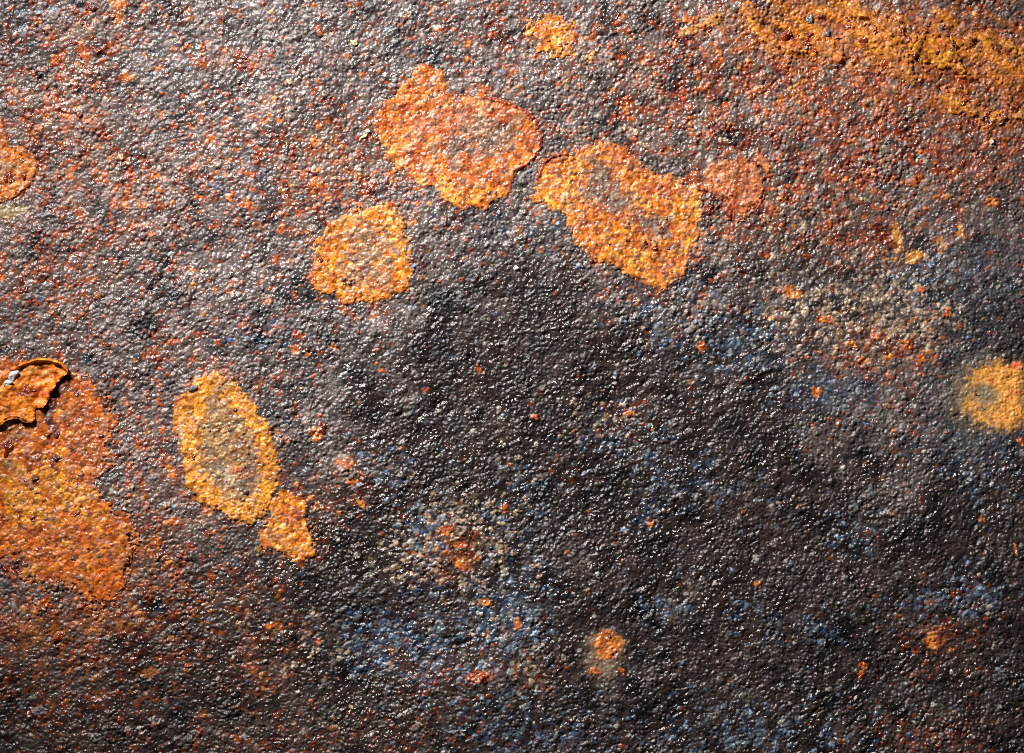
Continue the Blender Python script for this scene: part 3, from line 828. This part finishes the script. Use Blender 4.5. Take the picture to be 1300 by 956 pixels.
NM = [[lump("rust_nodule", 200 + 10 * a + b, .6, .75, M_NODS[a]) for b in range(4)] for a in range(3)]
nods = [(27, 367, 10, 0), (1027, 46, 7, 0), (1025, 57, 7, 0), (1033, 62, 5, 1), (995, 50, 6, 1), (985, 60, 4, 0), (1125, 22, 5, 0), (1075, 36, 5, 1), (1077, 26, 5, 0),
        (1180, 30, 5, 0), (1177, 36, 4, 0), (1155, 12, 4, 0), (1146, 42, 5, 0), (1210, 57, 5, 2), (1208, 62, 4, 2), (1160, 70, 5, 0), (1167, 76, 4, 0),
        (10, 569, 8, 0), (38, 497, 6, 0), (30, 500, 4, 1), (99, 501, 8, 2), (127, 501, 5, 2), (135, 515, 6, 2), (72, 552, 5, 2), (90, 570, 7, 2), (62, 553, 5, 2),
        (72, 581, 8, 2), (64, 584, 6, 2), (45, 609, 8, 2), (41, 622, 4, 2), (66, 616, 4, 2), (106, 604, 5, 2), (100, 652, 6, 0), (22, 714, 9, 2), (13, 722, 8, 0), (31, 719, 6, 2),
        (24, 726, 5, 0), (60, 660, 4, 2), (20, 637, 4, 0), (130, 555, 5, 2), (126, 562, 4, 2), (246, 582, 4.5, 0), (407, 330, 5, 2), (592, 252, 5, 2), (630, 246, 4.5, 2),
        (712, 60, 5, 2), (720, 57, 4, 2), (697, 53, 4, 2), (333, 645, 6, 2), (314, 626, 6, 2), (298, 521, 4, 2), (31, 204, 4, 0), (30, 223, 5, 0), (12, 224, 5, 0), (8, 230, 4, 1),
        (15, 231, 4, 2), (22, 243, 4, 1), (282, 23, 5, 0), (311, 74, 5, 0), (302, 70, 4, 1), (120, 13, 7, 2), (112, 8, 5, 0), (57, 41, 5, 0), (72, 75, 5, 1), (92, 54, 5, 0), (116, 50, 4, 1),
        (410, 546, 5, 0), (456, 604, 4, 2), (471, 605, 4, 2), (1240, 502, 4, 0), (895, 245, 5, 1), (906, 257, 6, 2), (900, 268, 5, 0), (926, 275, 4, 0),
        (846, 13, 5, 2), (857, 4, 4, 2), (907, 11, 5, 2), (900, 42, 6, 0), (784, 16, 5, 0), (783, 22, 4, 0), (1290, 138, 5, 0), (1085, 172, 6, 0), (1115, 172, 5, 1), (1221, 206, 4, 1),
        (612, 861, 7, 0), (603, 855, 4, 0), (1093, 857, 5, 1), (7, 97, 5, 0), (40, 145, 5, 0), (30, 140, 4, 0), (133, 437, 4, 0), (347, 519, 4, 0), (292, 668, 4, 0),
        (472, 81, 4, 0), (767, 818, 2.6, 2), (772, 808, 3.2, 2), (60, 800, 5, 0), (75, 808, 6, 1), (232, 835, 6, 1), (240, 843, 4, 1), (163, 677, 4, 2), (176, 648, 4, 2), (150, 770, 4, 0)]
nr_ = np.random.default_rng(303)
for bx, by, rx, ry, cnt, lo, hi in ((80, 620, 80, 90, 26, 1.8, 3.2), (1130, 60, 150, 60, 46, 2.2, 4.2), (830, 300, 50, 40, 10, 2.2, 3.2), (1240, 150, 60, 60, 22, 2.2, 4.0),
                                    (100, 60, 60, 50, 12, 2.2, 3.6), (120, 250, 90, 70, 14, 2.0, 3.2), (120, 760, 90, 50, 14, 2.2, 3.6), (300, 600, 30, 50, 6, 2, 3)):
    for _ in range(cnt):
        nods.append((bx + rx * nr_.normal() * .6, by + ry * nr_.normal() * .6, nr_.uniform(lo, hi), int(nr_.choice(3, p=[.48, .38, .14]))))
proto = {}
for x_, y_, r_, kd in nods:
    if not (-20 < x_ < 1320 and -20 < y_ < 976):
        continue
    o = link("rust_nodule", NM[kd][int(nr_.integers(4))], plate)
    e = nr_.uniform(.6, 1.0)
    if kd == 2:
        r_ *= .82
    hz = float(at(top_h, x_, y_))
    o.location = (float(wx(x_)), float(wy(y_)), (hz - .3 * r_) * S)
    o.scale = (r_ * S * 1.05, r_ * S * e, r_ * S * nr_.uniform(.7, 1.0))
    o.rotation_euler = (nr_.normal() * .15, nr_.normal() * .15, nr_.uniform(0, 6.28))

GM = [lump("scale_fragment", 420 + q, .5, .8, m_) for q, m_ in enumerate((M_SLATE, M_NODS[2], M_MINY))]
for _ in range(60):
    x_, y_ = nr_.uniform(0, 1300), nr_.uniform(0, 956)
    r_ = nr_.uniform(1.4, 3.0)
    o = link("scale_fragment", GM[int(nr_.choice(3, p=[.6, .28, .12]))], plate)
    o.location = (float(wx(x_)), float(wy(y_)), (float(at(top_h, x_, y_)) + .1 * r_) * S)
    o.scale = (r_ * S * nr_.uniform(.9, 1.7), r_ * S * .8, r_ * S * .6)
    o.rotation_euler = (nr_.normal() * .3, nr_.normal() * .3, nr_.uniform(0, 6.28))

CM = [lump("mineral_crystal", 400, .7, .7, M_MIN), lump("mineral_crystal", 401, .7, .7, M_MINY), lump("mineral_shard", 402, .6, .6, M_SLATE)]
for x_, y_, rx, ry, an, kd in ((18, 476, 7, 5, 40, 0), (11, 486, 5.5, 4, 20, 0), (463, 172, 5, 3.5, 60, 1), (466, 166, 3, 3, 0, 0), (450, 55, 4.5, 4, 0, 1), (154, 200, 3.5, 4, 0, 1),
                               (368, 105, 3.5, 4, 0, 1), (1029, 25, 4.5, 9, -15, 2), (1050, 44, 4, 5, 0, 2), (1259, 180, 2, 3, 0, 0), (1022, 63, 6, 2, 35, 2), (247, 493, 6, 4, 20, 2),
                               (157, 645, 4, 2.5, -20, 0), (150, 639, 3, 2, 0, 2), (655, 340, 3, 3, 0, 0)):
    o = link(CM[kd].name.split(".")[0], CM[kd], plate)
    hz = float(at(top_h, x_, y_))
    o.location = (float(wx(x_)), float(wy(y_)), (hz + .1) * S)
    o.scale = (rx * S, ry * S, min(rx, ry) * S)
    o.rotation_euler = (0, 0, math.radians(an))
